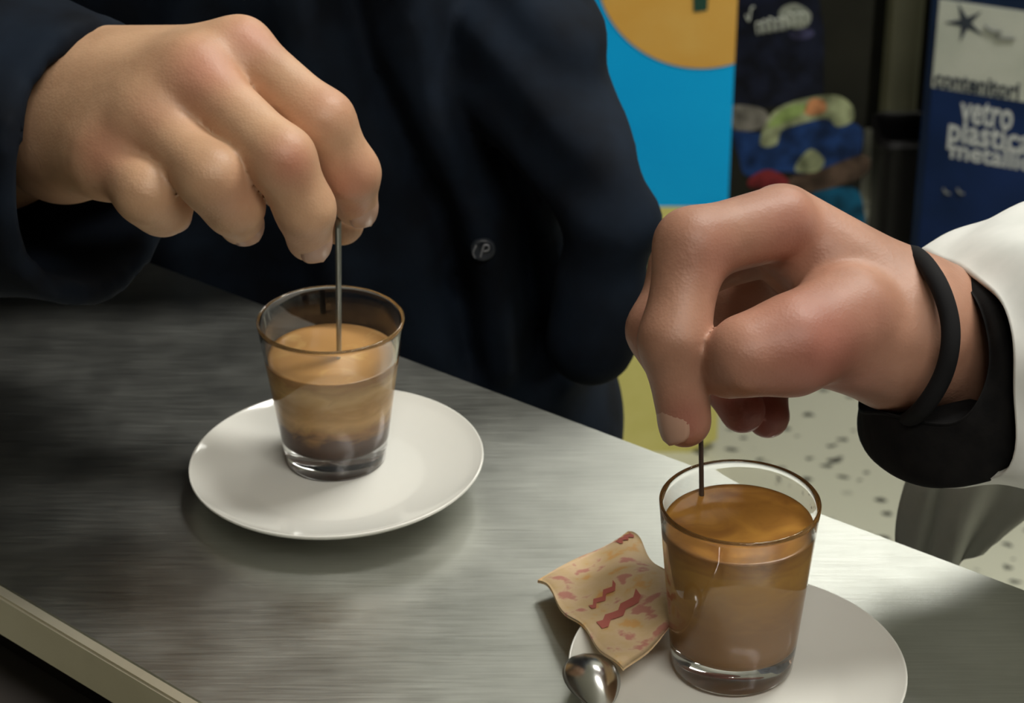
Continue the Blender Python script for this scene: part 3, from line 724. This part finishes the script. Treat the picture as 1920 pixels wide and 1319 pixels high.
board('printed_cloud', blob([(1370, 200), (1430, 205), (1440, 235), (1380, 245)]), lay, 2 * lay, PM['grey'], pst, M)
board('printed_sea', blob([(1375, 245), (1430, 250), (1500, 225), (1610, 235), (1605, 300), (1540, 330), (1470, 322), (1400, 330), (1385, 290)]), lay, 2 * lay, PM['blue'], pst, M)
board('printed_shore', blob([(1425, 270), (1445, 215), (1490, 190), (1560, 178), (1595, 195), (1600, 225), (1570, 238), (1550, 222), (1500, 232), (1465, 245), (1455, 272)]), 2 * lay, 3 * lay, PM['pale'], pst, M)
board('printed_grass', blob([(1440, 235), (1470, 203), (1510, 195), (1505, 212), (1460, 235)]), 3 * lay, 4 * lay, PM['lime'], pst, M)
board('printed_sun', blob([(1508, 210), (1520, 186), (1545, 188), (1548, 208), (1525, 216)]), 3 * lay, 4 * lay, PM['orange'], pst, M)
board('printed_hill', blob([(1490, 318), (1518, 280), (1545, 300), (1530, 322)]), 3 * lay, 4 * lay, PM['pale'], pst, M)
board('printed_earth', blob([(1480, 335), (1540, 318), (1620, 290), (1625, 325), (1560, 352), (1490, 362)]), 2 * lay, 3 * lay, PM['brown'], pst, M)
board('printed_roof', blob([(1405, 335), (1440, 318), (1475, 335), (1470, 352), (1410, 352)]), 3 * lay, 4 * lay, PM['redd'], pst, M)
board('printed_water', blob([(1520, 365), (1570, 352), (1612, 362), (1618, 440), (1560, 470), (1510, 440)]), lay, 2 * lay, PM['teal'], pst, M)
board('printed_haze', blob([(1480, 62), (1500, 54), (1525, 58), (1520, 70), (1490, 74)]), lay, 2 * lay, PM['violet'], pst, M)
ltr = mat('poster_white', (.6, .63, .56), .5)
def stroke(pts, r_=.0016): return tube('lettering', [M @ Vector((*on(M, *p), .0012)) for p in pts], r_, ltr, pst, 8, False, .5)
stroke([(1398, 28), (1404, 38), (1408, 16), (1414, 12)], .0022)
for k, (x, y) in enumerate([(1420, 52), (1432, 50), (1444, 48), (1456, 46), (1468, 44), (1480, 38), (1492, 34), (1504, 36)]):
    stroke([(x, y + 12), (x - 2, y - 8 - 3 * (k % 3)), (x + 7, y - 8), (x + 7, y + 10)], .0020)
board('printed_leaf', blob([(1460, 30), (1470, 12), (1495, 8), (1520, 26), (1512, 50), (1480, 52)]), lay, 2 * lay, noisy(mat('print_white', (.3, .33, .28), .5), (.10, .12, .09), (.36, .38, .33), 60), pst, M)

# --- upright post and black bag in the gap
po = at_y(1682, 240, 2.95); pw = .036
pt = box('metal_post', (po.x - pw * .55, 2.93, 0), (po.x + pw * .55, 2.99, 1.6), noisy(mat('olive_grey_paint', (.09, .09, .065), .5), (.34, .34, .23), (.42, .42, .29), 6), None, .004)
tag(pt, 'square olive grey metal post between the poster board and the recycling bin', 'post')
cb = box('storage_cabinet', (-.3, 3.05, .1), (1.9, 3.45, 1.3), olive, None, .006)
cab = thing('storage_cabinet', 'long low near-black cabinet behind the post and bins', 'cabinet', (.8, 3.25, 0))
bpy.data.objects.remove(cb)
box('body', (-.3, 3.07, .1), (1.9, 3.45, 1.3), olive, cab, .006)
for k in range(4):
    d_ = box('door', (-.28 + k * .545, 3.05, .12), (.25 + k * .545, 3.07, 1.28), olive, cab, .003)
    box('handle', (.20 + k * .545, 3.035, .65), (.215 + k * .545, 3.05, .8), darkpanel, d_, .002)
for x in (-.25, 1.8):
    box('leg', (x, 3.1, 0), (x + .05, 3.4, .1), olive, cab)
bb = thing('black_bin', 'small plain black waste bin in the gap beside the blue bin', 'bin', (at_y(1690, 400, 2.8).x, 2.80, 0))
bx = bb.location; topz = at_y(1690, 285, 2.74).z
rings = [[(bx.x + s_ * .040 * cxx, bx.y + s_ * .05 * cyy, z) for cxx, cyy in ((0, -1), (.9, -.9), (1, 0), (.9, .9), (0, 1), (-.9, .9), (-1, 0), (-.9, -.9))] for z, s_ in ((0, .01), (.002, .85), (topz * .5, .92), (topz, 1.0), (topz, .9), (topz - .03, .88))]
plas = mat('black_plastic', (.008, .007, .008), .45)
loft('bin_body', rings, plas, bb, 32, 4)
tube('rim', rings[3], .004, plas, bb, 8, True)

# --- recycling bin with sign
yaw = math.radians(-25); p0 = at_y(1745, 200, 2.62); p0.z = 0
M = plane_frame(p0, yaw)
rb = thing('recycling_bin', 'dark blue recycling bin with a white and blue printed sign, far right', 'bin', p0)
navyp = noisy(mat('dark_navy_paint', (.008, .018, .05), .4), (.006, .014, .04), (.010, .024, .065), 8)
offw = noisy(mat('sign_white', (.42, .44, .38), .5), (.52, .55, .48), (.60, .62, .55), 16)
signblue = noisy(mat('sign_blue', (.008, .025, .10), .45), (.006, .020, .075), (.010, .030, .12), 10)
xl, _ = on(M, 1722, 300); _, ywb = on(M, 1748, 162); _, ywt = on(M, 1748, -4); _, ybt = on(M, 1748, 470)
board('bin_body', [(xl, .06), (.34, .06), (.34, 1.0), (xl, 1.0)], -.30, 0, navyp, rb, M)
board('plinth', [(xl + .01, 0), (.33, 0), (.33, .06), (xl + .01, .06)], -.29, -.01, darkpanel, rb, M)
board('lid', [(xl - .008, 1.0), (.348, 1.0), (.348, 1.03), (xl - .008, 1.03)], -.308, .008, navyp, rb, M)
board('white_sign', [(0, ywb), (.26, ywb), (.26, ywt), (0, ywt)], 0, .003, offw, rb, M)
board('blue_sign', [(0, ybt), (.26, ybt), (.26, ywb), (0, ywb)], 0, .0025, signblue, rb, M)
dk = mat('dark_ink', (.03, .04, .06), .5); wt = mat('white_ink', (.62, .65, .65), .5)
text('lettering', 'contenitori', 1752, 160, 1914, 31, dk, rb, M, .0035, .03)
text('lettering', 'vetro', 1800, 226, 1900, 44, wt, rb, M, .0030, .02)
text('lettering', 'plastica', 1778, 262, 1936, 46, wt, rb, M, .0030, .02)
text('lettering', 'metallici', 1783, 294, 1946, 34, wt, rb, M, .0030, .02)
st_ = []
sxc, syc = on(M, 1812, 42); _, sy1 = on(M, 1812, 80); rad = abs(sy1 - syc)
for k in range(10):
    r_ = rad if k % 2 == 0 else rad * .28; a = math.pi / 2 + .45 + k * math.pi / 5; st_.append((sxc + r_ * math.cos(a), syc + r_ * math.sin(a)))
board('star_logo', st_, .003, .004, dk, rb, M)
gry = mat('faint_ink', (.20, .21, .20), .5)
tube('printed_line', [M @ Vector((*on(M, *p), .0035)) for p in ((1848, 46), (1862, 56), (1880, 58))], .005, gry, rb, 6, False, .2)
tube('printed_line', [M @ Vector((*on(M, *p), .0035)) for p in ((1868, 68), (1885, 70), (1905, 71))], .004, gry, rb, 6, False, .2)
for px in (1776, 1802):
    tube('printed_mark', [M @ Vector((*on(M, *p), .003)) for p in ((px - 6, 352), (px, 360), (px + 7, 362))], .0035, gry, rb, 6, False, .3)

for m_ in (navyp, signblue, bluem, orng, yell): bs(m_).inputs['Specular IOR Level'].default_value = .15
# --- ceiling lamps (housings round the area lights)
emi = mat('lamp_diffuser', (1, 1, 1), .5); bs(emi).inputs['Emission Color'].default_value = (1, .96, .88, 1); bs(emi).inputs['Emission Strength'].default_value = 4
where = ['bright ceiling lamp over the bins, back right', 'ceiling lamp right above the counter', 'ceiling lamp behind the camera']
for i, (x, y, sx, sy, e, c) in enumerate(LAMPS):
    t = thing('ceiling_lamp', where[i], 'lamp', (x, y, RZ + .03), 'ceiling lamps')
    box('housing', (x - sx / 2 - .02, y - sy / 2 - .02, RZ - .02), (x + sx / 2 + .02, y + sy / 2 + .02, RZ + .03), ceilm, t, .004)
    box('diffuser', (x - sx / 2, y - sy / 2, RZ - .028), (x + sx / 2, y + sy / 2, RZ - .02), emi, t)
